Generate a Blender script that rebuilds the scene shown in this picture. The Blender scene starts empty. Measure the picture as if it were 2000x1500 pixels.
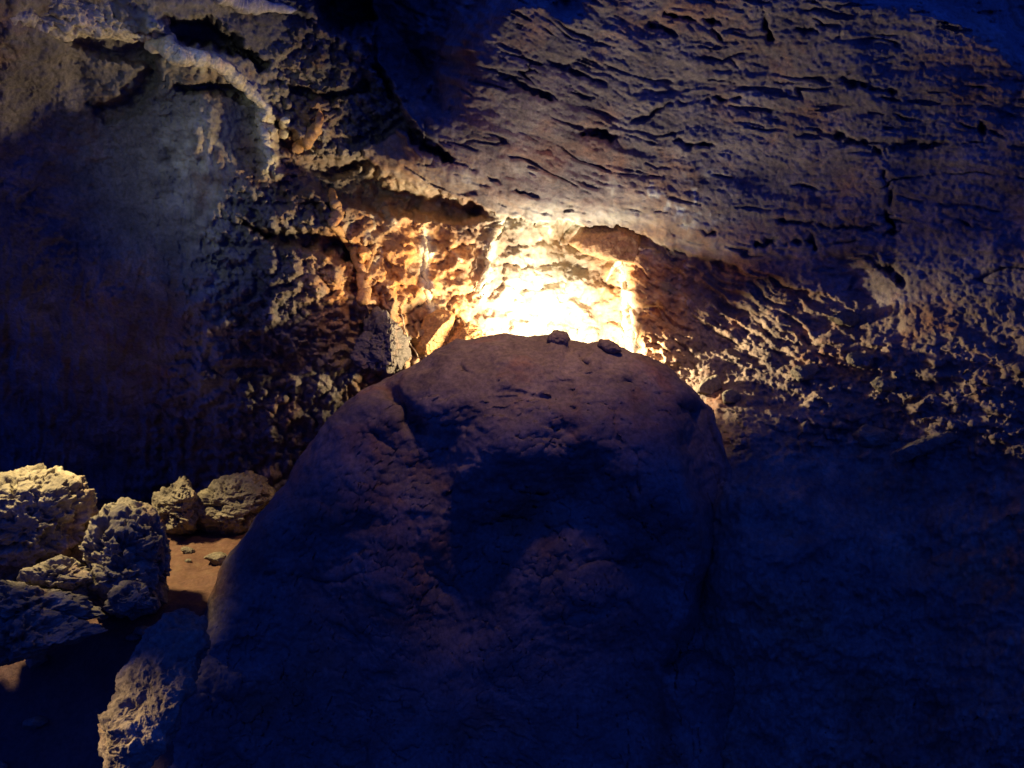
import bpy, math, random
import numpy as np
from mathutils import Vector

SC = bpy.context.scene
COL = SC.collection
T = 0.692                       # half-width tangent of the lens
EYE = 1.6

def P(u, v, d):
    """photo pixel + distance -> point (camera stands at 0,0,1.6 and looks along +y)"""
    return np.stack([(u - 1000) / 1000 * T * d, d + 0 * u, EYE + (750 - v) / 1000 * T * d], -1)

# ------------------------------------------------------------------ noise
_r = np.random.RandomState(7)
_perm = _r.permutation(256).astype(np.int32)
_perm = np.concatenate([_perm, _perm, _perm])
_g2 = np.stack([np.cos(np.arange(256) * 2.399), np.sin(np.arange(256) * 2.399)], -1).astype(np.float32)
_g3 = _r.normal(size=(256, 3)).astype(np.float32)
_g3 /= np.linalg.norm(_g3, axis=1)[:, None]

def perlin2(x, y):
    x = np.asarray(x, np.float32); y = np.asarray(y, np.float32)
    xi = np.floor(x).astype(np.int32); yi = np.floor(y).astype(np.int32)
    xf = x - xi; yf = y - yi
    u = xf * xf * xf * (xf * (xf * 6 - 15) + 10); v = yf * yf * yf * (yf * (yf * 6 - 15) + 10)
    xi &= 255; yi &= 255
    def g(a, b):
        h = _g2[_perm[_perm[xi + a] + yi + b] & 255]
        return h[..., 0] * (xf - a) + h[..., 1] * (yf - b)
    n0 = g(0, 0); n0 += u * (g(1, 0) - n0)
    n1 = g(0, 1); n1 += u * (g(1, 1) - n1)
    return (n0 + v * (n1 - n0)) * 1.5

def perlin3(p):
    p = np.asarray(p, np.float32)
    i = np.floor(p).astype(np.int32); f = p - i
    w = f * f * f * (f * (f * 6 - 15) + 10)
    i &= 255
    def g(a, b, c):
        h = _g3[_perm[_perm[_perm[i[..., 0] + a] + i[..., 1] + b] + i[..., 2] + c] & 255]
        return h[..., 0] * (f[..., 0] - a) + h[..., 1] * (f[..., 1] - b) + h[..., 2] * (f[..., 2] - c)
    def L(a, b, t): return a + t * (b - a)
    x0 = L(L(g(0,0,0), g(1,0,0), w[..., 0]), L(g(0,1,0), g(1,1,0), w[..., 0]), w[..., 1])
    x1 = L(L(g(0,0,1), g(1,0,1), w[..., 0]), L(g(0,1,1), g(1,1,1), w[..., 0]), w[..., 1])
    return L(x0, x1, w[..., 2]) * 1.5

def fbm2(x, y, octs=5, gain=.5, mode='f'):
    s = 0; a = 1; t = 0
    for k in range(octs):
        n = perlin2(x * 2 ** k + 17.3 * k, y * 2 ** k + 9.1 * k)
        if mode == 'r': n = 1 - 2 * np.abs(n)
        elif mode == 'b': n = 2 * np.abs(n) - .5
        s = s + a * n; t += a; a *= gain
    return s / t

def fbm3(p, octs=5, gain=.5, mode='f'):
    s = 0; a = 1; t = 0
    for k in range(octs):
        n = perlin3(p * 2 ** k + 13.7 * k)
        if mode == 'r': n = 1 - 2 * np.abs(n)
        elif mode == 'b': n = 2 * np.abs(n) - .5
        s = s + a * n; t += a; a *= gain
    return s / t

def worley2(x, y, seed=0):
    """distance to the nearest cell point, and a random number per cell"""
    xi = np.floor(x).astype(np.int32); yi = np.floor(y).astype(np.int32)
    best = np.full(x.shape, 9., np.float32); second = best.copy(); idn = np.zeros(x.shape, np.float32)
    for a in (-1, 0, 1):
        for b in (-1, 0, 1):
            h = _perm[_perm[(xi + a + seed) & 255] + ((yi + b) & 255)]
            h2 = _perm[h + 31]; h3 = _perm[h + 77]
            d = np.hypot(xi + a + .1 + .8 * h / 255. - x, yi + b + .1 + .8 * h2 / 255. - y)
            near = d < best
            second = np.where(near, best, np.minimum(second, d))
            idn = np.where(near, h3 / 255., idn)
            best = np.where(near, d, best)
    return best, second, idn

def sstep(a, b, x):
    t = np.clip((x - a) / (b - a), 0, 1)
    return t * t * (3 - 2 * t)

def seg_dist(u, v, pts):
    """distance to a polyline and position (0..1) along it"""
    best = np.full(u.shape, 1e9); par = np.zeros(u.shape)
    n = len(pts) - 1
    for k in range(n):
        (x0, y0), (x1, y1) = pts[k], pts[k + 1]
        dx, dy = x1 - x0, y1 - y0
        t = np.clip(((u - x0) * dx + (v - y0) * dy) / max(dx * dx + dy * dy, 1e-9), 0, 1)
        d = np.hypot(u - x0 - t * dx, v - y0 - t * dy)
        m = d < best
        best = np.where(m, d, best); par = np.where(m, (k + t) / n, par)
    return best, par

def sdf(u, v, poly):
    """positive inside the polygon"""
    d, _ = seg_dist(u, v, list(poly) + [poly[0]])
    ins = np.zeros(u.shape, bool)
    n = len(poly)
    for k in range(n):
        (x0, y0), (x1, y1) = poly[k], poly[(k + 1) % n]
        if y0 == y1: continue
        c = ((y0 > v) != (y1 > v)) & (u < (x1 - x0) * (v - y0) / (y1 - y0) + x0)
        ins ^= c
    return np.where(ins, d, -d)

def rbf(ctrl):
    c = np.array(ctrl, float); p = c[:, :2] / 500.; n = len(c)
    def k(r): return np.where(r > 1e-9, r * r * np.log(np.maximum(r, 1e-9)), 0)
    A = np.zeros((n + 3, n + 3))
    A[:n, :n] = k(np.linalg.norm(p[:, None] - p[None], axis=2)) + 1e-3 * np.eye(n)
    A[:n, n] = 1; A[:n, n + 1:] = p; A[n, :n] = 1; A[n + 1:, :n] = p.T
    w = np.linalg.solve(A, np.concatenate([c[:, 2], [0, 0, 0]]))
    def f(u, v):
        s = w[n] + w[n + 1] * u / 500. + w[n + 2] * v / 500.
        for j in range(n):
            s = s + w[j] * k(np.hypot(u / 500. - p[j, 0], v / 500. - p[j, 1]))
        return s
    return f

# ------------------------------------------------------------------ materials
def rock_material(name, dark, mid, light, scale=1.0, rough=.8, bump=.5, bump_scale=60, spec=.25):
    """procedural stone; the vertex attributes carry mineral stains (calcite, iron) plus painted glow and hollow shade"""
    m = bpy.data.materials.new(name); m.use_nodes = True
    nt = m.node_tree; nt.nodes.clear(); N = nt.nodes.new; L = nt.links.new
    out = N('ShaderNodeOutputMaterial'); bs = N('ShaderNodeBsdfPrincipled')
    L(bs.outputs[0], out.inputs[0])
    tc = N('ShaderNodeTexCoord')
    def noise(s, det=6, rgh=.6, dist=0):
        n = N('ShaderNodeTexNoise'); n.inputs['Scale'].default_value = s; n.inputs['Detail'].default_value = det
        n.inputs['Roughness'].default_value = rgh; n.inputs['Distortion'].default_value = dist
        L(tc.outputs['Object'], n.inputs['Vector']); return n.outputs['Fac']
    def ramp(src, stops):
        r = N('ShaderNodeValToRGB'); e = r.color_ramp.elements
        while len(e) < len(stops): e.new(.5)
        for q, (pos, c) in zip(e, stops): q.position = pos; q.color = (*c, 1)
        L(src, r.inputs[0]); return r.outputs[0]
    def mix(a, b, f, mode='MIX'):
        x = N('ShaderNodeMix'); x.data_type = 'RGBA'; x.blend_type = mode
        for sock, val in ((x.inputs['Factor'], f), (x.inputs['A'], a), (x.inputs['B'], b)):
            if isinstance(val, bpy.types.NodeSocket): L(val, sock)
            elif isinstance(val, tuple): sock.default_value = (*val, 1)
            else: sock.default_value = val
        return x.outputs['Result']
    def attr(n):
        a = N('ShaderNodeAttribute'); a.attribute_name = n; return a.outputs['Fac']
    base = ramp(noise(3.1 * scale, 8, .65, .3), [(.3, dark), (.52, mid), (.72, light)])
    fine = ramp(noise(38 * scale, 6, .7), [(.3, (.45, .45, .45)), (.55, (1, 1, 1)), (.75, (1.45, 1.4, 1.35))])
    base = mix(base, fine, .8, 'MULTIPLY')
    red = ramp(noise(1.7 * scale, 5, .6, .5), [(.52, (0, 0, 0)), (.68, (1, 1, 1))])
    base = mix(base, mix(base, (1.25, .82, .62), 1.0, 'MULTIPLY'), red)
    iron = ramp(noise(9 * scale, 6, .65), [(.3, (.20, .07, .02)), (.52, (.50, .24, .08)), (.72, (.70, .46, .20))])
    base = mix(base, iron, attr('iron'))
    cal = ramp(noise(12 * scale, 5, .6), [(.3, (.42, .39, .27)), (.6, (.66, .62, .48)), (.8, (.8, .78, .68))])
    base = mix(base, cal, attr('calcite'))
    base = mix(base, (.025, .025, .03), attr('hollow_shade'))
    L(base, bs.inputs['Base Color'])
    rr = ramp(noise(14 * scale, 4), [(.3, (rough - .22,) * 3), (.7, (min(rough + .12, 1),) * 3)])
    L(rr, bs.inputs['Roughness'])
    bs.inputs['Specular IOR Level'].default_value = spec
    b1 = N('ShaderNodeBump'); b1.inputs['Strength'].default_value = bump; b1.inputs['Distance'].default_value = .02
    L(noise(bump_scale, 7, .7), b1.inputs['Height'])
    L(b1.outputs[0], bs.inputs['Normal'])
    return m

MAT_CEIL = rock_material('ceiling_limestone', (.11, .088, .08), (.22, .18, .155), (.36, .305, .25), bump=.7, bump_scale=45)
MAT_WALL = rock_material('wall_limestone', (.11, .085, .065), (.22, .16, .11), (.36, .27, .18), bump=.6, bump_scale=45)
MAT_LEFT = rock_material('grey_limestone', (.085, .075, .07), (.17, .15, .135), (.30, .265, .225), bump=1.0, bump_scale=38)
MAT_BOULDER = rock_material('boulder_stone', (.10, .07, .052), (.165, .12, .09), (.235, .175, .13), rough=.85, bump=.6, bump_scale=30)
MAT_BLOCK = rock_material('block_stone', (.07, .055, .04), (.22, .18, .11), (.42, .36, .23), rough=.75, bump=.8, bump_scale=45)
MAT_FLOOR = rock_material('floor_clay', (.06, .030, .022), (.09, .046, .034), (.13, .068, .05), rough=.85, bump=.6, bump_scale=40)
MAT_DRIP = rock_material('dripstone', (.40, .33, .20), (.56, .49, .34), (.72, .67, .52), rough=.55, bump=.4, bump_scale=40, spec=.4)
MAT_OCHRE = rock_material('ochre_dripstone', (.22, .11, .045), (.40, .22, .09), (.55, .36, .18), rough=.6, bump=.5, bump_scale=40, spec=.35)

# ------------------------------------------------------------------ meshes
def mesh_obj(name, verts, faces, mat, attrs=None, origin=None, parent=None):
    verts = np.asarray(verts, np.float32); faces = np.asarray(faces, np.int32)
    if origin is None:
        origin = np.array([(verts[:, 0].min() + verts[:, 0].max()) / 2, (verts[:, 1].min() + verts[:, 1].max()) / 2, verts[:, 2].min()])
    origin = np.asarray(origin, np.float32)
    me = bpy.data.meshes.new(name)
    k = faces.shape[1]; nf = len(faces)
    me.vertices.add(len(verts)); me.vertices.foreach_set('co', (verts - origin).ravel())
    me.loops.add(nf * k); me.loops.foreach_set('vertex_index', faces.ravel())
    me.polygons.add(nf); me.polygons.foreach_set('loop_start', np.arange(0, nf * k, k, dtype=np.int32))
    me.polygons.foreach_set('loop_total', np.full(nf, k, np.int32))
    me.polygons.foreach_set('use_smooth', np.ones(nf, bool))
    me.update(calc_edges=True); me.validate()
    me.materials.append(mat)
    for n, a in (attrs or {}).items():
        at = me.attributes.new(n, 'FLOAT', 'POINT'); at.data.foreach_set('value', np.asarray(a, np.float32).ravel())
    o = bpy.data.objects.new(name, me); o.location = origin.tolist(); COL.objects.link(o)
    if parent: o.parent = parent
    return o

def tag(o, label, cat, group=None, kind=None):
    o['label'] = label
    if cat: o['category'] = cat
    if group: o['group'] = group
    if kind: o['kind'] = kind
    return o

def grid_normals(p):
    du = np.gradient(p, axis=1); dv = np.gradient(p, axis=0)
    n = np.cross(dv, du); n /= np.linalg.norm(n, axis=-1, keepdims=True) + 1e-9
    return n

# ------------------------------------------------------------------ the cave shell (walls, alcove, ceiling: one continuous surface)
def spaced(lo, a, b, hi, step, coarse):
    return np.concatenate([np.arange(lo, a, coarse), np.arange(a, b, step), np.arange(b, hi + 1, coarse)])

us = spaced(-420, -30, 2030, 2420, 2.5, 10.0)
vs = np.concatenate([spaced(-420, -30, 900, 1190, 2.5, 9.0)[:-33], np.arange(900, 1500, 4.5), np.arange(1500, 1721, 9.)])
U, V = np.meshgrid(us, vs)

left_d = rbf([(-420,-420,2.6),(0,-420,3.4),(400,-420,4.2),(800,-420,5.0),(-420,0,3.4),(0,0,4.3),(300,0,5.0),(600,0,5.7),(800,0,6.1),
              (-420,300,4.4),(0,300,5.2),(300,300,5.7),(550,300,6.05),(750,300,6.75),(-420,600,6.3),(0,600,6.2),(300,600,5.95),(550,600,5.95),(750,600,6.95),
              (-420,900,8.0),(0,900,7.9),(300,900,7.7),(600,900,7.5),(900,900,7.5),(-420,1460,8.2),(300,1460,8.0),(900,1460,7.8)])
ceil_d = rbf([(600,300,6.5),(960,410,6.55),(1250,460,6.5),(1500,530,6.2),(1700,560,5.75),(2000,600,5.0),(2420,650,4.2),(600,0,5.8),(1000,0,5.1),(1300,0,4.9),
              (1700,0,4.5),(2000,0,4.15),(2420,0,3.6),(1000,200,5.75),(1300,230,5.7),(1700,280,5.2),(2000,300,4.65),(2420,300,4.0),(600,-420,4.6),(1000,-420,4.1),(1500,-420,3.8),(2000,-420,3.2),(2420,-420,2.8)])
nich_d = rbf([(700,420,6.9),(820,430,7.2),(950,440,7.45),(1080,450,7.6),(1080,560,7.85),(1080,660,7.9),(1220,480,7.5),(1280,600,7.2),(760,650,6.95),(880,600,7.2),(1100,455,8.1),(1000,900,7.8),(1400,700,7.0),(1400,900,6.9),(700,900,6.9)])
right_d = rbf([(1240,640,6.92),(1250,480,6.9),(1350,560,6.8),(1450,560,6.55),(1450,720,6.35),(1700,600,5.75),(1700,750,5.6),(1850,850,5.1),(2000,700,4.85),(2420,700,4.0),(2420,1000,3.9),
               (1420,860,5.5),(1440,1000,4.9),(1450,1180,4.7),(1700,950,5.2),(2000,1000,4.6),(1700,1300,4.7),(2000,1330,4.1),(1400,1300,5.0),(1400,1460,4.8),(2000,1460,4.0),(2420,1460,3.6),(1450,1720,4.6),(2420,1720,3.4),(1200,900,6.9)])

wu = U + 16 * fbm2(U / 70, V / 70, 4) + 5 * perlin2(U / 14, V / 14)
wv = V + 16 * fbm2(U / 70 + 40, V / 70, 4) + 5 * perlin2(U / 14 + 9, V / 14)

CEIL_POLY = [(640,-600),(735,60),(722,120),(770,200),(800,250),(700,295),(712,318),(760,348),(850,372),(935,396),(975,420),(1040,436),(1110,436),(1190,446),(1250,458),(1290,482),
             (1360,498),(1430,520),(1500,545),(1560,560),(1640,580),(1720,600),(1850,580),(2000,590),(2700,650),(2700,-600)]
s_ceil = sdf(wu, wv, CEIL_POLY)
NICHE_POLY = [(700,400),(760,300),(1000,350),(1300,380),(1262,470),(1250,520),(1262,600),(1262,690),(1300,1000),(800,1000),(760,700),(705,590),(680,500)]
s_nich = sdf(wu, wv, NICHE_POLY)

D = left_d(U, V)
dl = D.copy()
wR = sstep(-14, 14, wu - 1222 - .1 * (V - 480) - 16 * fbm2(U * 0 + 3.3, V / 45, 4) - 40 * sstep(700, 1000, V)) * sstep(0, 1, 1)
w = sstep(-30, 40, s_nich)
D = D * (1 - w) + nich_d(U, V) * w
D = D * (1 - wR) + right_d(U, V) * wR

# region weights for the small relief
kN = w * (1 - wR)
kR = wR
kL = (1 - w) * (1 - wR)

def feature(poly, depth, width, use_warp=True):
    global D
    s = sdf(wu if use_warp else U, wv if use_warp else V, poly)
    D = D + depth * sstep(-width * .5, width * .5, s)
    return s

# --- relief of the left wall: knobs, drapery folds, hollows
feature([(560,345),(690,318),(760,362),(860,385),(940,408),(950,425),(880,430),(800,418),(735,415),(760,425),(700,400),(640,380)], .4, 26)      # hollow under the ledge
feature([(120,68),(230,62),(330,70),(300,130),(180,110)], .18, 18)
feature([(318,40),(400,36),(470,90),(510,140),(520,120),(440,70),(480,110),(380,78),(320,75)], .25, 18)
feature([(315,38),(410,35),(475,80),(500,112),(430,100),(330,78)], .3, 18)                # black hollow beside the ribbon
feature([(345,165),(420,160),(480,185),(500,205),(420,180),(350,175)], .2, 12)
feature([(265,150),(300,130),(310,160),(270,215),(200,235),(170,210),(230,195)], .16, 24)
feature([(480,435),(560,455),(620,455),(680,470),(700,510),(620,495),(540,475)], .45, 14)                # undercut below the popcorn band
feature([(560,170),(640,180),(715,160),(720,175),(640,197),(560,185)], .22, 8)
feature([(600,-60),(860,-60),(850,60),(880,120),(860,190),(800,170),(770,90),(730,40),(690,60),(640,40)], 1.8, 40)       # dark void in the roof
feature([(540,330),(535,250),(525,240),(545,235),(640,310),(700,330),(640,345)], .25, 14)
w_l = sstep(900, 500, V)
relief = np.zeros_like(U)
low = fbm2(U / 240 + 3, V / 240, 4)
relief += kL * .20 * low
livid = np.clip(sstep(430, 520, U + .35 * (V - 300)) + .35 * sstep(.0, .4, fbm2(U / 150 + 70, V / 150, 3)), 0, 1)
folds = fbm2(U / 38 + .4 * perlin2(U / 90, V / 90), V / 170, 4, .55, 'r')
relief += kL * -.05 * folds * sstep(380, 520, V)
pop = fbm2(U / 46 + 7, V / 40, 5, .55, 'b')
relief += kL * -.19 * pop * livid
relief += kL * .05 * livid * fbm2(U / 30, V / 30 + 5, 4) + kL * (1 - livid) * .05 * fbm2(U / 60, V / 75, 7, .62)
for pts, wd, hh in [([(298,60),(345,105),(430,125),(490,180),(515,210),(526,250),(512,270),(530,325)], 17, .17), ([(410,225),(400,300),(440,370),(405,430)], 34, .10), ([(405,590),(415,650),(400,740)], 34, .10)]:
    rd, _ = seg_dist(wu, wv, pts); relief += -hh * kL * np.exp(-(rd / wd) ** 2)
cut = fbm2(wu / 55 + 20, wv / 55, 4, .5, 'r')
kROOT = sstep(90, 0, seg_dist(U, V, [(640,400),(690,480),(720,560),(760,640),(790,690)])[0])
relief += kL * -.05 * fbm2(U / 24 + .5 * perlin2(U / 70, V / 80), V / 150, 5, .6, 'r') * np.exp(-((U - 400) / 110) ** 2 - ((V - 430) / 260) ** 2)
relief += kROOT * (1 - wR) * -.26 * np.clip(cut, -.5, 1)
ridge, _ = seg_dist(U, V, [(600,560),(650,610),(690,660),(760,720)])
relief += -.06 * np.exp(-(ridge / 55) ** 2) * (1 - wR)
def terrace(h, n, soft):
    q = h * n; k = np.floor(q); f = q - k
    return (k + sstep(0, soft, f)) / n
# --- alcove: fractured knobs
f1, f2, cid = worley2(wu / 62, wv / 52, 3)
relief += kN * (-.17 * np.clip(f2 - f1, 0, .6) - .08 * cid)
relief += kN * -.12 * fbm2(U / 80 + 3, V / 66, 6, .55, 'r') * sstep(1000, 900, U) + kN * -.07 * fbm2(U / 60, V / 40 + 8, 6, .55) + kN * -.03 * fbm2(U / 22, V / 18, 5, .6, 'r')
# --- right slope: slanting ribs above, heaped rubble below
ru = U * .86 + V * .5; rv = -U * .5 + V * .86
ribs = fbm2(ru / 190, (rv + 18 * perlin2(U / 60, V / 60)) / 30, 5, .55, 'r')
kRib = kR * sstep(760, 620, V - .05 * (U - 1250)) * sstep(1760, 1480, U)
relief += kRib * -.13 * ribs
g1, g2, gid = worley2(wu / 44, wv / 34, 9)
h1, h2, hid = worley2(wu / 17, wv / 14, 21)
kRub = kR * sstep(560, 680, V - .1 * (U - 1250)) * sstep(940, 840, V)
rm = sstep(-.1, .25, fbm2(U / 110 + 90, V / 70, 3))
relief += kRub * (-.15 * rm * np.clip(g2 - g1, 0, .55) * (.3 + 1.6 * gid ** 2) - .05 * np.clip(h2 - h1, 0, .5) * hid)
relief += kRub * -.16 * terrace(fbm2(U / 120 + 14, (V - .18 * U) / 46, 6, .58), 5, .45)
relief += kR * .10 * fbm2(U / 160, V / 120, 7, .55) + kR * sstep(800, 950, V) * -.09 * terrace(fbm2(U / 200 + 40, (V + .15 * U) / 70, 6, .55), 5, .5)
relief += kR * -.03 * fbm2(U / 40, V / 30, 4, .5, 'b')
D = D + relief

# --- the sloping roof slab
C = ceil_d(U, V)
sv = V - np.where(U < 1700, -.2 * (1700 - U) ** 2 / 900., .05 * (U - 1700)) * 1.0 + 34 * fbm2(U / 280, V / 280, 4)      # along the bedding
lay = fbm2(U / 240 + 2, sv / 48, 6, .56)
ter = terrace(lay + sv / 600, 6, .5)
patch = sstep(-.25, .3, fbm2(U / 260 + 21, sv / 120 + 5, 4))            # rough beds and smoother faces
rel_c = -.045 * (ter - sv / 600)
rel_c += .13 * fbm2(U / 330 + 5, V / 240, 3) - (.010 + .020 * patch) * fbm2(U / 80 + 5, sv / 40, 6, .58)
slit = fbm2(U / 120 + 31, sv / 17, 5, .5)
slit_m = sstep(.25, .42, slit) * sstep(-.2, .15, fbm2(U / 300 + 11, V / 130, 3))
rel_c += .055 * slit_m
seam = fbm2(U / 420 + 51, sv / 95 + 3, 4, .45)
rel_c += .10 * np.exp(-(seam / .022) ** 2) * np.clip(.2 + 1.8 * fbm2(U / 90, V / 60 + 44, 4), 0, 1)
rel_c += -.010 * patch * fbm2(U / 34, sv / 17, 4, .6, 'r')
c1, c2, cid2 = worley2(wu / 34 + 3, sv / 22, 40)
rel_c += -.03 * (1 - patch) * np.clip(c2 - c1, 0, .35)
C = C + rel_c
for pts, wd, dep in [
        ([(1722,335),(1735,370),(1730,420),(1745,440)], 7, .22), ([(1735,432),(1760,442)], 9, .2),
        ([(1520,432),(1600,440),(1680,452),(1760,448)], 4, .16), ([(1330,440),(1400,450)], 4, .12),
        ([(1920,245),(1925,300)], 6, .18), ([(1270,45),(1310,65)], 11, .2), ([(1300,30),(1395,40),(1405,70)], 9, .25), ([(1280,170),(1260,195)], 5, .1),
        ([(1480,0),(1500,70),(1520,110)], 6, .15), ([(1140,255),(1170,260),(1205,275)], 9, .28), ([(1310,275),(1390,285)], 8, .22),
        ([(1640,270),(1720,292),(1850,280)], 10, .18), ([(1660,160),(1740,175)], 7, .2), ([(1020,120),(1100,130),(1180,160)], 7, .22), ([(950,130),(1010,165),(1080,190)], 6, .2),
        ([(1380,195),(1450,190)], 5, .15), ([(1560,55),(1640,65)], 6, .15), ([(1240,240),(1330,200)], 5, .1),
        ([(1097,412),(1118,406),(1150,412)], 4, .10), ([(1020,405),(1075,420)], 3, .05), ([(900,318),(960,350),(1040,380)], 5, .14),
        ([(1480,478),(1580,470),(1590,485)], 7, .25), ([(1700,500),(1745,530),(1760,550)], 16, .3)]:
    dd, _ = seg_dist(wu, wv, pts)
    C += dep * np.clip(.35 + 1.6 * fbm2(U / 40 + dep * 90, V / 40, 4), 0, 1) * np.exp(-(dd / (wd * (.55 + .5 * fbm2(U / 25, V / 25 + wd, 3)) + 1)) ** 2)
# the rounded grey block set in the slab, right
sb = sdf(wu, wv, [(1590,500),(1640,488),(1710,505),(1760,560),(1740,610),(1680,625),(1610,600)])
C += .16 * sstep(-10, 60, sb)
# cleft left of the slab, with two thin fins in it
dd, tt = seg_dist(wu, wv, [(735,140),(770,200),(800,250),(830,285),(880,315)])
C += .5 * np.exp(-(dd / (15 - 9 * tt)) ** 2)
dd, tt = seg_dist(wu, wv, [(722,70),(735,130),(770,205),(805,260),(830,300)])
C += -.16 * np.exp(-((dd - 14) / 8) ** 2) * (U < 830)
# upper rim of the slab: beyond it the roof drops away into the dark
rim = [(700,-900),(600,-40),(650,60),(705,120),(770,165),(850,195),(885,130),(862,75),(900,55),(960,60),(990,20),(1030,0),(1065,25),(1105,52),(1140,20),(1190,-10),(1300,5),(1390,12),(1450,0),(1560,5),(1650,10),(1720,28),(1790,35),(1860,50),(1960,55),(1985,90),(2080,170),(2800,260),(2800,-900)]
rim = [(x, y - 65 * (900 < x < 1900) * (y > -500) - 25 * (x >= 1900) * (y > -500)) for x, y in rim]
srim = sdf(wu, wv, rim)
C = C + 1.3 * sstep(-40, 90, srim + 30 * fbm2(U / 90, V / 60, 4)) + .25 * sstep(-60, 0, srim)
wC = sstep(-3, 3, s_ceil)
wLip = np.exp(-(s_ceil / 40) ** 2)
C = C + .13 * np.exp(-(np.maximum(s_ceil, 0) / 36) ** 2) * sstep(690, 760, U) * sstep(1500, 1350, U)
# on the right the slab runs on into the slope, on the left it overhangs
merge = sstep(1480, 1750, U)
wS = sstep(-60, 60, s_ceil)
wC = wC * (1 - merge) + wS * merge
D = D * (1 - wC) + C * wC
D += .012 * fbm2(U / 12, V / 11, 3, .6)

PTS = P(U, V, D)
NRM = grid_normals(PTS)
if (NRM[..., 1].mean() > 0): NRM = -NRM
PTS = PTS + NRM * ((.035 - .015 * wC) * fbm3(PTS * 5, 4, .6) + (.018 - .012 * wC) * fbm3(PTS * 16 + 3, 3, .6, 'b'))[..., None]

def surf(u, v):
    i = np.clip(np.searchsorted(vs, v), 0, len(vs) - 1); j = np.clip(np.searchsorted(us, u), 0, len(us) - 1)
    return PTS[i, j]
def surf_d(u, v, r=2):
    i = int(np.clip(np.searchsorted(vs, v), r, len(vs) - 1 - r)); j = int(np.clip(np.searchsorted(us, u), r, len(us) - 1 - r))
    return float(np.median(PTS[i - r:i + r + 1, j - r:j + r + 1, 1]))

# mineral stains of the stone, plus painted lamp glow and hollow shade
n_a = fbm2(U / 120 + 60, V / 120, 5); n_b = fbm2(U / 34 + 80, V / 34, 5)
iron = np.zeros_like(U); calc_glow = np.zeros_like(U); hollow_shade = np.zeros_like(U)
def blob(cx, cy, rx, ry): return np.exp(-(((U - cx) / rx) ** 2 + ((V - cy) / ry) ** 2))
rb, _ = seg_dist(wu, wv, [(298,60),(345,105),(430,125),(490,180),(515,210),(526,250),(512,270),(530,325)])
calc_glow += .9 * np.exp(-(rb / 20) ** 2) * np.clip(.8 + n_b, 0, 1)
for pts in ([(985,440),(965,455),(955,490),(950,530),(935,565),(942,582)], [(1208,498),(1220,560),(1226,600),(1236,660),(1239,692)], [(826,455),(832,500),(830,540),(838,580),(843,612)]):
    rb, _ = seg_dist(wu, wv, pts); calc_glow += .9 * np.exp(-(rb / 9) ** 2)
iron += .9 * blob(1190, 570, 40, 110) * np.clip(.7 + n_b, 0, 1) + .7 * blob(1180, 475, 90, 26) + (1.1 * blob(860, 540, 120, 140) + 1.2 * blob(1285, 540, 60, 130) + 1.0 * blob(690, 530, 80, 130) + .5 * blob(820, 330, 90, 30) + .6 * blob(1340, 520, 80, 50)+ .7 * blob(590, 260, 60, 50)) * np.clip(.65 + 1.2 * n_b + .6 * n_a, 0, 1.2)
calc_glow += blob(1062, 590, 95, 105) * np.clip(.75 + .9 * n_b, 0, 1) + (.95 * blob(1130, 424, 200, 30) + .8 * blob(1330, 480, 110, 22) + .6 * blob(840, 352, 120, 24)) * np.clip(.65 + n_b, 0, 1)  # cream alcove stone with lamp glare, and the lip's glow, painted into the colour
calc_glow += .75 * blob(375, 310, 75, 110) * np.clip(.5 + 1.3 * n_b, 0, 1) + .6 * blob(190, 20, 260, 55) * np.clip(.6 + n_b, 0, 1) + .6 * blob(410, 600, 45, 220) * np.clip(.6 + n_b, 0, 1)
hollow_shade += .5 * np.clip(blob(650, 380, 90, 40), 0, 1)  # shade of the hollow under the ledge, painted as darker stone
vein = sstep(.62, .80, fbm2(wu / 70 + 12, wv / 85 + 4, 5, .5, 'r')) * sstep(-.05, .25, fbm2(U / 110 + 6, V / 110, 3))
calc_glow += .8 * vein * np.clip(blob(860, 500, 190, 110) + blob(1150, 400, 330, 70) + .7 * blob(1330, 500, 120, 120), 0, 1)
iron = np.clip(iron, 0, .95); calc_glow = np.clip(calc_glow, 0, .95); hollow_shade = np.clip(hollow_shade, 0, .9)

nv, nu = U.shape
idx = np.arange(nv * nu).reshape(nv, nu)
quads = np.stack([idx[:-1, :-1], idx[1:, :-1], idx[1:, 1:], idx[:-1, 1:]], -1).reshape(-1, 4)
uc, vc = U[:-1, :-1].ravel(), V[:-1, :-1].ravel()
is_c = (s_ceil[:-1, :-1].ravel() > 0)
is_n = ~is_c & (s_nich[:-1, :-1].ravel() > 0)
is_r = ~is_c & ~is_n & (uc > 1200)
is_l = ~is_c & ~is_n & ~is_r
flat = PTS.reshape(-1, 3)
for name, sel, mat, lab in [
        ('cave_ceiling', is_c, MAT_CEIL, 'rough layered limestone roof slab sloping over the lit alcove'),
        ('cave_alcove', is_n, MAT_WALL, 'floodlit pale back wall of the alcove behind the big boulder'),
        ('cave_right_wall', is_r, MAT_WALL, 'ribbed and rubbly slope right of the lit alcove'),
        ('cave_left_wall', is_l, MAT_LEFT, 'dark knobbly cave wall with hollows left of the lit alcove')]:
    q = quads[sel]
    used, inv = np.unique(q.ravel(), return_inverse=True)
    o = mesh_obj(name, flat[used], inv.reshape(-1, 4), mat, {'iron': iron.ravel()[used], 'calcite': calc_glow.ravel()[used], 'hollow_shade': hollow_shade.ravel()[used]}, origin=(0, 0, 0))
    tag(o, lab, None, kind='structure')

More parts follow.
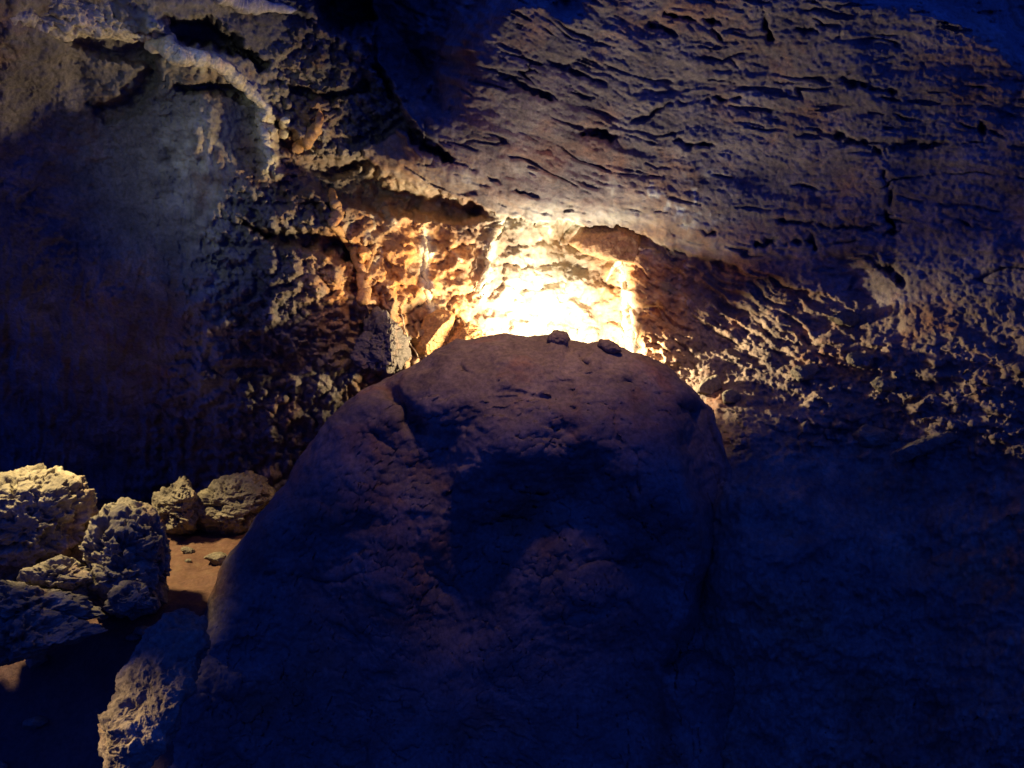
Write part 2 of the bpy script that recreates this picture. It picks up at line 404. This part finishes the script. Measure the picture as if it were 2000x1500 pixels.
# ------------------------------------------------------------------ floor
xs = np.linspace(-7, 7, 420); ys = np.concatenate([np.linspace(-6, 2, 60), np.linspace(2.03, 9, 420)])
X, Y = np.meshgrid(xs, ys)
Z = .10 * fbm2(X / 1.6, Y / 1.6, 6) + .03 * fbm2(X / .3, Y / .3, 4, .55, 'b')
Z += .34 * sstep(5.0, 6.6, Y) * sstep(-.4, -1.6, X)
Z += 1.0 * sstep(5.8, 7.2, Y) * sstep(-.9, -.2, X) * sstep(1.9, 1.2, X) * .3
Z += .02 - 1.15 * sstep(5.2, 3.6, Y)
Z -= 1.5 * sstep(-2.05, -1.45, X) * sstep(5.6, 4.7, Y)
fred = np.clip(.12 * np.exp(-((X + 2.4) / .9) ** 2 - ((Y - 5.9) / 1.1) ** 2), 0, .8)
fl = np.stack([X, Y, Z], -1)
nv2, nu2 = X.shape; idx = np.arange(nv2 * nu2).reshape(nv2, nu2)
q = np.stack([idx[:-1, :-1], idx[:-1, 1:], idx[1:, 1:], idx[1:, :-1]], -1).reshape(-1, 4)
o = mesh_obj('cave_floor', fl.reshape(-1, 3), q, MAT_FLOOR, {'iron': fred.ravel()}, origin=(0, 0, 0))
tag(o, 'uneven reddish clay floor of the cave', None, kind='structure')

# ------------------------------------------------------------------ boulders and blocks: traced outline, real depth and thickness
def smooth_closed(poly, n):
    p = np.array(poly, float); k = len(p)
    seg = np.linalg.norm(np.roll(p, -1, 0) - p, axis=1); cum = np.concatenate([[0], np.cumsum(seg)])
    t = np.linspace(0, cum[-1], n, endpoint=False)
    q = np.vstack([p, p[:1]])
    return np.stack([np.interp(t, cum, q[:, 0]), np.interp(t, cum, q[:, 1])], -1)

def rock(name, poly, d, thick, mat, label, cat='rock', group=None, nth=200, nph=120, rough=.05, freq=3.0, tilt=(0, 0), shape=None, brow=0, seed=0, power=.75, attrs=None, facet=.0, back=1.0, gain=.55, pits=0., cuts=0, ledge=0, depth=.62):
    """closed stone: the outline in the photo at distance d (m), bulging `thick` m towards and away from the eye"""
    ring = smooth_closed(poly, nth)
    c = ring.mean(0)
    q1 = np.linspace(0.02, math.pi / 2, nph // 4); q2 = np.arcsin(np.linspace(.012, 1, nph // 4 + 2)[1:-1] ** (1 / power))
    q3 = np.unique(np.concatenate([q1, q2])); ph = np.concatenate([q3, math.pi - q3[::-1][1:]]); nph = len(ph)
    R = np.sin(ph)[:, None, None] ** power
    ks = max(3, nth // 12); rs_ = np.stack([np.convolve(np.concatenate([ring[-ks:, q], ring[:, q], ring[:ks, q]]), np.ones(2 * ks + 1) / (2 * ks + 1), mode='valid') for q in (0, 1)], -1)
    uv = c + (rs_[None] + (ring - rs_)[None] * R ** 7 - c) * R
    prof = np.cos(ph)[:, None] * np.ones((1, nth))
    dd = d + tilt[0] * (uv[..., 0] - c[0]) / 1000 + tilt[1] * (uv[..., 1] - c[1]) / 1000
    dd = dd - thick * np.where(prof > 0, prof, prof * back)
    if brow:                                                    # lit upper shelf, undercut below it
        vt, vb = ring[:, 1].min(), ring[:, 1].max(); e = vt + .36 * (vb - vt) + 10 * perlin2(uv[..., 0] / 30., uv[..., 1] * 0 + seed)
        dd = dd + np.where(prof > -.2, 1, .4) * brow * np.where(uv[..., 1] < e, .9 * (e - uv[..., 1]), uv[..., 1] - e) / (vb - vt)
    if shape is not None: dd = dd + shape(uv[..., 0], uv[..., 1]) * (prof > 0) * np.clip(prof * 3, 0, 1)
    p = P(uv[..., 0], uv[..., 1], dd)
    pp = np.concatenate([p[:, -1:], p, p[:, :1]], 1)
    du = (pp[:, 2:] - pp[:, :-2]); dv = np.gradient(p, axis=0)
    n = np.cross(du, dv); n /= np.linalg.norm(n, axis=-1, keepdims=True) + 1e-9
    ctr = p.reshape(-1, 3).mean(0)
    if ((p - ctr) * n).sum(-1).mean() < 0: n = -n
    if cuts:                                                    # broken faces: planes that chip the round form
        rs = np.random.RandomState(int(seed * 10) % 100000); half = (p.reshape(-1, 3).max(0) - p.reshape(-1, 3).min(0)) / 2 + 1e-6
        mid = (p.reshape(-1, 3).max(0) + p.reshape(-1, 3).min(0)) / 2
        loc = (p - mid) / half
        for k in range(cuts):
            a = rs.normal(size=3); a /= np.linalg.norm(a); lim = depth + .3 * rs.rand()
            loc = loc - np.maximum(0, loc @ a - lim)[..., None] * a * .96
        p = mid + loc * half
    if brow: n = (p - ctr) / (np.linalg.norm(p - ctr, axis=-1, keepdims=True) + 1e-9)
    h = rough * (fbm3(p * freq + seed, 6, gain) * 1.0 + .5 * fbm3(p * freq * 1.7 + seed + 5, 5, .55, 'r'))
    if brow: ledge = .09
    if ledge: h = h + ledge * terrace(fbm3(p * np.array([2.6, 2.6, 6.5]) + seed + 70, 4, .55), 4, .3)
    if pits: h = h - pits * sstep(.05, .32, fbm3(p * freq * 1.1 + seed + 60, 4, .6)) - pits * .5 * sstep(.1, .3, fbm3(p * freq * 2.9 + seed + 20, 3))
    if facet: h = h + facet * (np.abs(fbm3(p * freq * .8 + seed + 30, 2)) )
    p = p + n * h[..., None]
    m = nph * nth; idx = np.arange(m).reshape(nph, nth); nx = np.roll(idx, -1, 1)
    q = np.stack([idx[:-1], idx[1:], nx[1:], nx[:-1]], -1).reshape(-1, 4)
    verts = np.concatenate([p.reshape(-1, 3), p[0].mean(0)[None], p[-1].mean(0)[None]])
    cap0 = np.stack([np.full(nth, m), idx[0], nx[0], nx[0]], -1)
    # caps as degenerate-free triangles: append as tiny quads through the pole
    half = nth // 2
    cq = np.array([[m, idx[0, 2 * k], idx[0, 2 * k + 1], idx[0, (2 * k + 2) % nth]] for k in range(half)])
    cb = np.array([[m + 1, idx[-1, (2 * k + 2) % nth], idx[-1, 2 * k + 1], idx[-1, 2 * k]] for k in range(half)])
    q = np.concatenate([q, cq, cb])
    at = attrs(verts) if attrs else None
    o = mesh_obj(name, verts, q, mat, at)
    if label: tag(o, label, cat, group)
    return o

# the great boulder in front: leaning face above, undercut arches below, shaped to cast the arched shade
def boulder_shape(u, v):
    s = np.zeros_like(u)
    wob_u = u + 22 * fbm2(u / 90, v / 90, 4); wob_v = v + 22 * fbm2(u / 90 + 30, v / 90, 4)
    for poly, dep, wd in [([(520,1120),(640,1010),(740,880),(800,845),(890,850),(930,930),(955,990),(1000,1010),(900,1200),(600,1900),(300,1900)], .42, 190),
                          ([(955,1000),(1010,930),(1090,895),(1160,910),(1230,990),(1300,1050),(1330,1110),(1300,1900),(800,1900),(850,1150)], .42, 190),
                          ([(1330,800),(1360,770),(1400,780),(1440,900),(1440,1300),(1300,1300),(1390,1090),(1350,920)], .30, 50)]:
        s += dep * sstep(-wd * .5, wd * .5, sdf(wob_u, wob_v, poly))
    dd, _ = seg_dist(wob_u, wob_v, [(755,735),(790,790),(815,840)])
    s += .16 * np.exp(-(dd / 16) ** 2)
    for pts, wd, dep in [([(1200,800),(1215,860),(1250,900),(1255,960)], 5, .06), ([(900,720),(960,760),(1060,770),(1120,800)], 5, .05), ([(1120,690),(1180,740),(1300,770)], 5, .06),
                         ([(640,860),(720,850),(780,880)], 5, .05), ([(1000,800),(1010,850),(990,900)], 4, .05), ([(1060,1120),(1200,1090),(1350,1130)], 6, .06), ([(500,1120),(650,1130),(760,1110),(900,1150)], 7, .07)]:
        dd, _ = seg_dist(wob_u, wob_v, pts); s += .8 * dep * np.clip(.3 + 2 * fbm2(u / 40 + wd, v / 40, 4), 0, 1) * np.exp(-(dd / (wd * .8)) ** 2)
    s += -.05 * terrace(fbm2(u / 150 + 9, v / 110, 5, .55), 4, .35)
    s += .75 * np.clip(wob_v - 940 - 50 * np.sin(u / 95.), 0, 420) / 1000. * sstep(500, 680, u)
    # boss on the top
    dd = np.hypot((u - 1000) / 40, (v - 705) / 24); s += -.05 * np.exp(-dd ** 2)
    return s
BOULDER = [(205,1560),(250,1480),(300,1405),(325,1350),(345,1290),(372,1240),(402,1205),(408,1180),(440,1110),(470,1060),(500,1005),(560,950),(590,890),(640,815),(700,770),(765,738),
           (830,700),(860,680),(890,666),(940,660),(985,655),(1005,660),(1050,660),(1075,655),(1085,648),(1105,652),(1112,668),(1150,672),(1175,664),(1200,676),(1240,690),(1300,715),(1350,755),(1385,800),(1405,850),(1425,920),(1440,1050),(1455,1200),(1475,1400),(1480,1700),(1400,1900),(900,2000),(400,1980),(120,1800)]
rock('boulder', BOULDER, 4.9, .75, MAT_BOULDER, 'huge dark brown boulder in the foreground hiding the floodlight', 'boulder', nth=1000, nph=560, rough=.058, freq=2.0, tilt=(0, -.6), shape=boulder_shape, power=.6, back=1.45, pits=.012, gain=.52)

# ochre stones behind the boulder's left shoulder
rock('ochre_rock', [(815,700),(812,660),(830,622),(862,608),(884,616),(880,650),(862,680),(840,705)], 6.95, .22, MAT_OCHRE, 'smooth upright orange stone left of the bright alcove, behind the boulder', 'rock', rough=.03, freq=6, nth=240, nph=140, seed=3, cuts=14, depth=.6, ledge=.035)
rock('ochre_rock', [(840,712),(866,680),(885,650),(905,632),(940,626),(962,640),(968,665),(970,700),(900,730)], 7.0, .22, MAT_OCHRE, 'squat ochre stone touching the upright orange stone on its right', 'rock', rough=.04, freq=6, nth=240, nph=140, seed=9, cuts=14, depth=.6, ledge=.05)
rock('rock', [(690,690),(684,650),(700,622),(735,606),(775,610),(800,640),(806,690),(800,715),(770,716),(720,735),(690,740)], 6.5, .25, MAT_LEFT, 'dark mottled rock between the shadowed left wall and the upright orange stone', 'rock', rough=.06, freq=5, nth=200, nph=120, seed=21, cuts=14, depth=.6, pits=.06, ledge=.09)
rock('hanging_rock', [(1112,474),(1135,446),(1170,432),(1210,430),(1256,446),(1246,495),(1236,512),(1205,508),(1178,512),(1140,496)], 6.86, .13, MAT_OCHRE, 'reddish brown rock hanging under the lip at the top right of the alcove', 'rock', rough=.03, freq=6, nth=200, nph=110, seed=31, cuts=8, depth=.7)
# flat stones on the boulder's crest
rock('crest_stone', [(1068,664),(1072,655),(1086,648),(1104,652),(1110,664),(1104,674),(1080,676)], 5.15, .05, MAT_BOULDER, 'small dark stone lying on the crest of the boulder before the brightest glare', 'stone', rough=.015, freq=12, nth=80, nph=50, seed=4)
rock('crest_stone', [(1168,676),(1172,664),(1188,664),(1206,674),(1216,686),(1190,690)], 5.15, .05, MAT_BOULDER, 'small flat stone on the boulder crest left of the long white streak', 'stone', rough=.015, freq=12, nth=80, nph=50, seed=6)

# lit blocks in the lower left
for poly, d, th, lab, sd in [
        ([(-60,960),(0,930),(60,928),(120,915),(160,935),(178,960),(182,990),(185,1050),(180,1110),(100,1130),(0,1140),(-80,1120),(-100,1020)], 5.3, .42, 'largest lit block of the lower left heap, flat topped, at the photo edge', 1),
        ([(165,1035),(180,1005),(215,982),(250,974),(285,985),(310,1010),(318,1060),(322,1120),(320,1190),(280,1200),(200,1190),(170,1120)], 5.0, .33, 'pitted block with a rounded lit top and a dark right side', 2),
        ([(298,1000),(310,968),(345,945),(356,938),(375,962),(388,990),(392,1030),(350,1045),(315,1040)], 6.15, .2, 'pale pointed block between the pitted block and the jagged one', 3),
        ([(380,1010),(392,965),(430,940),(470,928),(505,938),(535,950),(556,955),(520,985),(500,1030),(470,1045),(400,1042)], 6.3, .28, 'jagged block with lit ridges beside the boulder edge', 4),
        ([(60,1110),(85,1098),(130,1096),(165,1112),(190,1135),(185,1160),(140,1175),(80,1165),(55,1140)], 4.75, .18, 'small arched block below the largest lit block', 5),
        ([(175,1150),(190,1105),(225,1085),(255,1050),(290,1058),(300,1090),(298,1140),(285,1170),(220,1180)], 4.75, .2, 'crumbly lit block in front of the pitted block', 6),
        ([(-60,1160),(0,1145),(70,1150),(130,1160),(190,1180),(205,1200),(120,1222),(0,1232),(-80,1225)], 4.45, .25, 'long low grey block lying on the flat pale shelf of the lower left heap', 7),
        ([(-90,1235),(0,1208),(60,1196),(130,1200),(200,1216),(215,1228),(150,1250),(60,1275),(-90,1320)], 4.3, .2, 'flat pale shelf of stone at the photo edge, lowest of the lower left heap', 9),
        ([(205,1180),(235,1155),(275,1150),(300,1165),(300,1190),(260,1205),(220,1200)], 4.55, .12, 'small grey green stone at the foot of the pitted block', 8)]:
    rock('rock', poly, d, th, MAT_BLOCK, lab, 'rock', 'lit blocks of the lower left heap', rough=.05, freq=5, nth=320, nph=200, seed=sd * 7.3, gain=.6, pits=.075, cuts=14, depth=.72, power=.55, brow=th * .9)
rock('rock', [(140,1540),(160,1465),(185,1415),(225,1375),(250,1330),(262,1285),(290,1240),(315,1190),(345,1150),(372,1180),(400,1200),(440,1213),(448,1225),(420,1240),(385,1290),(350,1400),(300,1480),(240,1540)], 3.75, .12, MAT_BLOCK,
     'worn brown rock wedged against the lower left side of the boulder', 'rock', rough=.07, freq=4.5, nth=400, nph=200, tilt=(0, -1.9), seed=50, ledge=.05, pits=.02, power=.6, cuts=14, depth=.7)
# loose stones on the right
for poly, d, th, lab, sd in [
        ([(1360,765),(1372,745),(1400,735),(1412,750),(1408,768),(1385,778)], 5.6, .08, 'small ochre stone beside the right shoulder of the boulder', 1),
        ([(1410,780),(1412,765),(1432,760),(1446,775),(1440,786),(1420,788)], 5.6, .07, 'small yellowish angular stone right of the ochre stone', 2),
        ([(1540,730),(1560,715),(1590,712),(1602,722),(1590,738),(1555,742)], 5.85, .08, 'speckled pinkish stone in the middle of the rubble slope', 3),
        ([(1655,700),(1672,688),(1700,695),(1705,710),(1680,718),(1660,714)], 5.45, .08, 'rough brown stone high on the rubble slope', 4),
        ([(1700,748),(1715,740),(1745,742),(1756,752),(1745,762),(1712,762)], 5.3, .07, 'pale stone at the right end of the rubble slope', 5),
        ([(1665,850),(1690,832),(1720,838),(1760,850),(1745,868),(1690,872)], 5.0, .1, 'flat grey stone low on the right, left end of the pale ledge', 6),
        ([(1725,908),(1745,885),(1790,862),(1840,845),(1890,836),(1870,858),(1820,880),(1780,892),(1745,918)], 5.0, .1, 'long pale ledge stone rising to the right at the dark end of the slope', 7),
        ([(1615,620),(1632,610),(1670,612),(1690,622),(1672,634),(1630,632)], 5.0, .06, 'small pale stone below the dark hollow of the roof slab', 8)]:
    d = surf_d(sum(p[0] for p in poly) / len(poly), sum(p[1] for p in poly) / len(poly), 5) - .04
    rock('rubble_stone', poly, d, th, MAT_BLOCK, lab, 'stone', 'loose stones of the right slope', rough=.03, freq=9, nth=110, nph=70, seed=90 + sd * 3, cuts=10)
# small broken stones: four shapes, copied
rng = random.Random(5)
def floor_z(x, y):
    return float(Z[np.clip(np.searchsorted(ys, y), 0, len(ys) - 1), np.clip(np.searchsorted(xs, x), 0, len(xs) - 1)])
protos = []
for k in range(4):
    pts = [(1000 + 60 * math.cos(a) * rng.uniform(.7, 1.1), 750 - 42 * math.sin(a) * rng.uniform(.7, 1.1)) for a in [q * math.pi / 5 for q in range(10)]]
    o = rock('broken_stone', pts, 2.0, .07, MAT_BLOCK, 'small broken stone lying loose on the floor around the lit heap', 'stone', 'small broken stones around the lit heap', rough=.02, freq=14, nth=70, nph=40, seed=200 + k * 7, cuts=12, depth=.6)
    protos.append(o)
for k in range(22):
    o = protos[k] if k < 4 else protos[k % 4].copy()
    if k >= 4: COL.objects.link(o)
    x, y = rng.uniform(-3.4, -2.3), rng.uniform(4.25, 6.0)
    sc = rng.choice([.3, .5, .7, .9]) * rng.uniform(.8, 1.2)
    o.scale = (sc, sc * rng.uniform(.8, 1.3), sc * rng.uniform(.6, 1)); o.rotation_euler = (rng.uniform(-.3, .3), rng.uniform(-.3, .3), rng.uniform(0, 6.3))
    o.location = (x, y, floor_z(x, y) - .02 * sc)

# ------------------------------------------------------------------ dripstone: lumpy cords and ribbons lying on the wall
def cord(name, path, mat, label, cat, lift=.0, group=None, n=220, m=28, lump=.35, lf=9., flat=.7, seed=0, fixed=None):
    """path: (u, v, half-width in photo pixels)"""
    a = np.array(path, float)
    seg = np.linalg.norm(np.diff(a[:, :2], axis=0), axis=1); cum = np.concatenate([[0], np.cumsum(seg)])
    t = np.linspace(0, cum[-1], n)
    u = np.interp(t, cum, a[:, 0]); v = np.interp(t, cum, a[:, 1]); wd = np.interp(t, cum, a[:, 2])
    u += 3 * perlin2(t / 22 + seed, t * 0 + seed); 
    d = np.array([surf_d(x, y) for x, y in zip(u, v)]) if fixed is None else np.interp(t / cum[-1], np.linspace(0, 1, len(fixed)), fixed)
    if fixed is None:
        k = max(3, n // 22); ker = np.ones(2 * k + 1) / (2 * k + 1)
        d = np.convolve(np.pad(d, k, mode='edge'), ker, mode='valid')
    d = d - lift
    c = P(u, v, d); r = wd / 1000 * T * d
    tan = np.gradient(c, axis=0); tan /= np.linalg.norm(tan, axis=1, keepdims=True) + 1e-9
    view = c - np.array([0, 0, EYE]); view /= np.linalg.norm(view, axis=1, keepdims=True)
    side = np.cross(tan, view); side /= np.linalg.norm(side, axis=1, keepdims=True) + 1e-9
    out = np.cross(side, tan)
    taper = np.minimum(1, np.minimum(np.linspace(0, 1, n), np.linspace(1, 0, n)) * 14 + .08)
    ang = np.linspace(0, 2 * math.pi, m, endpoint=False)
    p = c[:, None] + (r * taper)[:, None, None] * (np.cos(ang)[None, :, None] * side[:, None] + flat * np.sin(ang)[None, :, None] * out[:, None])
    h = 1 + lump * fbm3(p * lf + seed, 4, .55) + lump * .5 * fbm3(p * lf * .6 + seed + 8, 2, .5, 'b')
    p = c[:, None] + (p - c[:, None]) * h[..., None]
    idx = np.arange(n * m).reshape(n, m); nx = np.roll(idx, -1, 1)
    q = np.stack([idx[:-1], nx[:-1], nx[1:], idx[1:]], -1).reshape(-1, 4)
    e = np.array([[idx[0, 0], idx[0, k + 2], idx[0, k + 1], idx[0, k]] for k in range(1, m - 2, 2)])
    e2 = np.array([[idx[-1, 0], idx[-1, k], idx[-1, k + 1], idx[-1, k + 2]] for k in range(1, m - 2, 2)])
    o = mesh_obj(name, p.reshape(-1, 3), np.concatenate([q, e, e2]), mat)
    return tag(o, label, cat, group)

cord('flowstone_ribbon', [(298,60,26),(320,85,24),(345,105,20),(380,110,16),(430,125,16),(460,150,13),(490,180,12),(515,210,11),(524,240,9)], MAT_DRIP,
     'long pale lumpy ribbon of flowstone winding down the upper left wall', 'flowstone', lift=.0, n=520, m=56, lump=.9, lf=7, flat=.9)
cord('flowstone_ribbon', [(505,215,9),(512,250,10),(522,290,8),(530,325,5)], MAT_DRIP, 'short tan flowstone curtain edge hanging below the long pale ribbon', 'flowstone', lift=.0, n=260, m=40, lump=.9, lf=9, seed=3, flat=.9)
rock('flowstone_crust', [(-160,-60),(0,-50),(330,-60),(410,-10),(330,20),(318,60),(325,95),(280,78),(230,66),(150,62),(90,66),(40,50),(-20,48),(-160,70)], surf_d(150, 10) + .02, .16, MAT_DRIP, 'broad rough yellowish flowstone crust along the top left corner', 'flowstone', rough=.07, freq=5, nth=420, nph=200, tilt=(2.2, .6), power=.45, pits=.05, seed=33)
cord('flowstone_ribbon', [(420,-20,22),(480,5,18),(540,15,10),(580,20,5)], MAT_DRIP, 'thin pale flowstone spur at the top edge left of the dark void', 'flowstone', lift=.03, n=160, m=30, lump=.6, lf=8, seed=8)
cord('calcite_streak', [(985,440,7),(965,455,6),(955,490,5),(950,530,5),(935,565,6),(942,582,3)], MAT_DRIP, 'thin white calcite streak down the left edge of the bright alcove', 'calcite streak', lift=.05, lump=1.1, lf=12, seed=1, n=300, m=40)
cord('calcite_streak', [(1208,498,6),(1216,515,4),(1220,560,6),(1226,600,10),(1230,640,13),(1236,665,11),(1239,692,3)], MAT_DRIP, 'long white calcite streak down the right edge of the bright alcove', 'calcite streak', lift=.03, lump=.9, lf=11, seed=2, n=300, m=40, flat=.6)
cord('calcite_streak', [(1216,508,5),(1200,520,4),(1190,538,3),(1183,550,2)], MAT_DRIP, 'short white spur branching left from the top of the long streak', 'calcite streak', lift=.08, lump=1.0, lf=14, seed=12, n=120)
cord('calcite_streak', [(826,455,6),(832,500,4),(830,540,4),(838,580,5),(843,612,3)], MAT_DRIP, 'faint yellowish calcite streak among the ochre knobs left of the alcove', 'calcite streak', lift=.0, lump=1.1, lf=12, seed=4, n=300, m=40)
cord('dripstone_root', [(640,430,8),(665,455,7),(690,490,8),(705,530,9),(712,570,15),(705,600,10)], MAT_OCHRE, 'root-like tan dripstone rib that widens into an orange foot', 'dripstone', lift=.05, lump=.5, lf=9, seed=5)
cord('dripstone_root', [(735,475,4),(722,505,5),(712,535,5)], MAT_OCHRE, 'thin dripstone twig joining the root-like rib from the right', 'dripstone', lift=.05, lump=.5, lf=12, n=120, seed=7)
cord('dripstone_root', [(648,368,7),(650,395,8),(660,415,13),(650,440,9)], MAT_OCHRE, 'forked orange dripstone knob above the root-like rib', 'dripstone', lift=.06, lump=.7, lf=12, n=140, seed=11)
cord('dripstone_root', [(625,215,6),(622,245,9),(600,275,12),(570,295,9)], MAT_OCHRE, 'curled orange dripstone knob right of the pale ribbon', 'dripstone', lift=.06, lump=.7, lf=12, n=140, seed=14)
cord('dripstone_root', [(555,230,9),(556,250,11),(552,268,8)], MAT_DRIP, 'small rounded tan knob at the foot of the pale ribbon', 'dripstone', lift=.06, lump=.4, lf=12, n=120, seed=17)
cord('root', [(783,612,1.4),(790,640,1.2),(800,670,1.2),(818,698,1.3)], MAT_DRIP, 'hair-thin pale root hanging before the dark rocks left of the orange stone', 'root', lift=.1, lump=.2, n=120, m=10)

# ------------------------------------------------------------------ light
def lamp(name, kind, loc, energy, color, size=.05, target=None, angle=None, blend=1.0):
    l = bpy.data.lights.new(name, kind); l.energy = energy; l.color = color; l.shadow_soft_size = size
    o = bpy.data.objects.new(name, l); COL.objects.link(o); o.location = loc
    if target is not None:
        o.rotation_euler = (Vector(target) - Vector(loc)).to_track_quat('-Z', 'Y').to_euler()
    if kind == 'SPOT': l.spot_size = math.radians(angle); l.spot_blend = blend
    return o
WARM = (1.0, .87, .66)
lamp('floodlight', 'SPOT', (.42, 6.92, 1.89), 340, WARM, .07, (.44, 7.85, 2.35), 172, .5)
lamp('floodlight', 'SPOT', (.24, 6.62, 1.84), 400, (1, .76, .42), .13, (-1.2, 6.75, 2.4), 84, .7)  # extra beam added to brighten the left of the alcove
lamp('floodlight', 'SPOT', (.40, 6.60, 1.78), 160, (1, .91, .80), .18, (.45, 5.4, 3.5), 130, 1.0)  # extra beam added to light the roof slab
lamp('floodlight', 'SPOT', (.58, 6.86, 1.90), 560, (1, .80, .52), .05, (2.05, 6.4, 1.6), 62, .9)  # extra beam added to brighten the right slope
lamp('heap_lamp', 'SPOT', (-3.6, 4.92, 2.75), 850, (1, .80, .42), .12, (-3.12, 5.45, .4), 57, .7)
lamp('wall_lamp', 'SPOT', (-2.4, 2.2, 3.3), 95, (.84, .96, .74), .3, (-2.25, 5.5, 3.3), 40)
lamp('boulder_fill', 'SPOT', (.4, 3.85, 4.15), 270, (1, .60, .32), .30, (.15, 5.15, 2.85), 64, .45)  # added fill, stands in for weak bounce onto the boulder's face
lamp('wedge_fill', 'SPOT', (-3.3, 3.3, 1.1), 420, (1, .70, .36), .08, (-1.9, 3.5, -.12), 25)  # added spot that brightens the wedged rock, apart from the heap's lamp

w = bpy.data.worlds.new('World'); SC.world = w; w.use_nodes = True
bg = w.node_tree.nodes['Background']; bg.inputs[0].default_value = (.008, .046, .62, 1); bg.inputs[1].default_value = .92

cam = bpy.data.cameras.new('camera'); co = bpy.data.objects.new('camera', cam); COL.objects.link(co)
cam.sensor_width = 36; cam.lens = 18 / T; cam.clip_end = 200
co.location = (0, 0, EYE); co.rotation_euler = (math.radians(90), 0, 0)
SC.camera = co
SC.view_settings.view_transform = 'Standard'; SC.view_settings.look = 'None'; SC.view_settings.exposure = 0; SC.view_settings.gamma = 1
SC.cycles.max_bounces = 6; SC.cycles.diffuse_bounces = 4; SC.cycles.use_denoising = True
SC.cycles.sample_clamp_indirect = 4
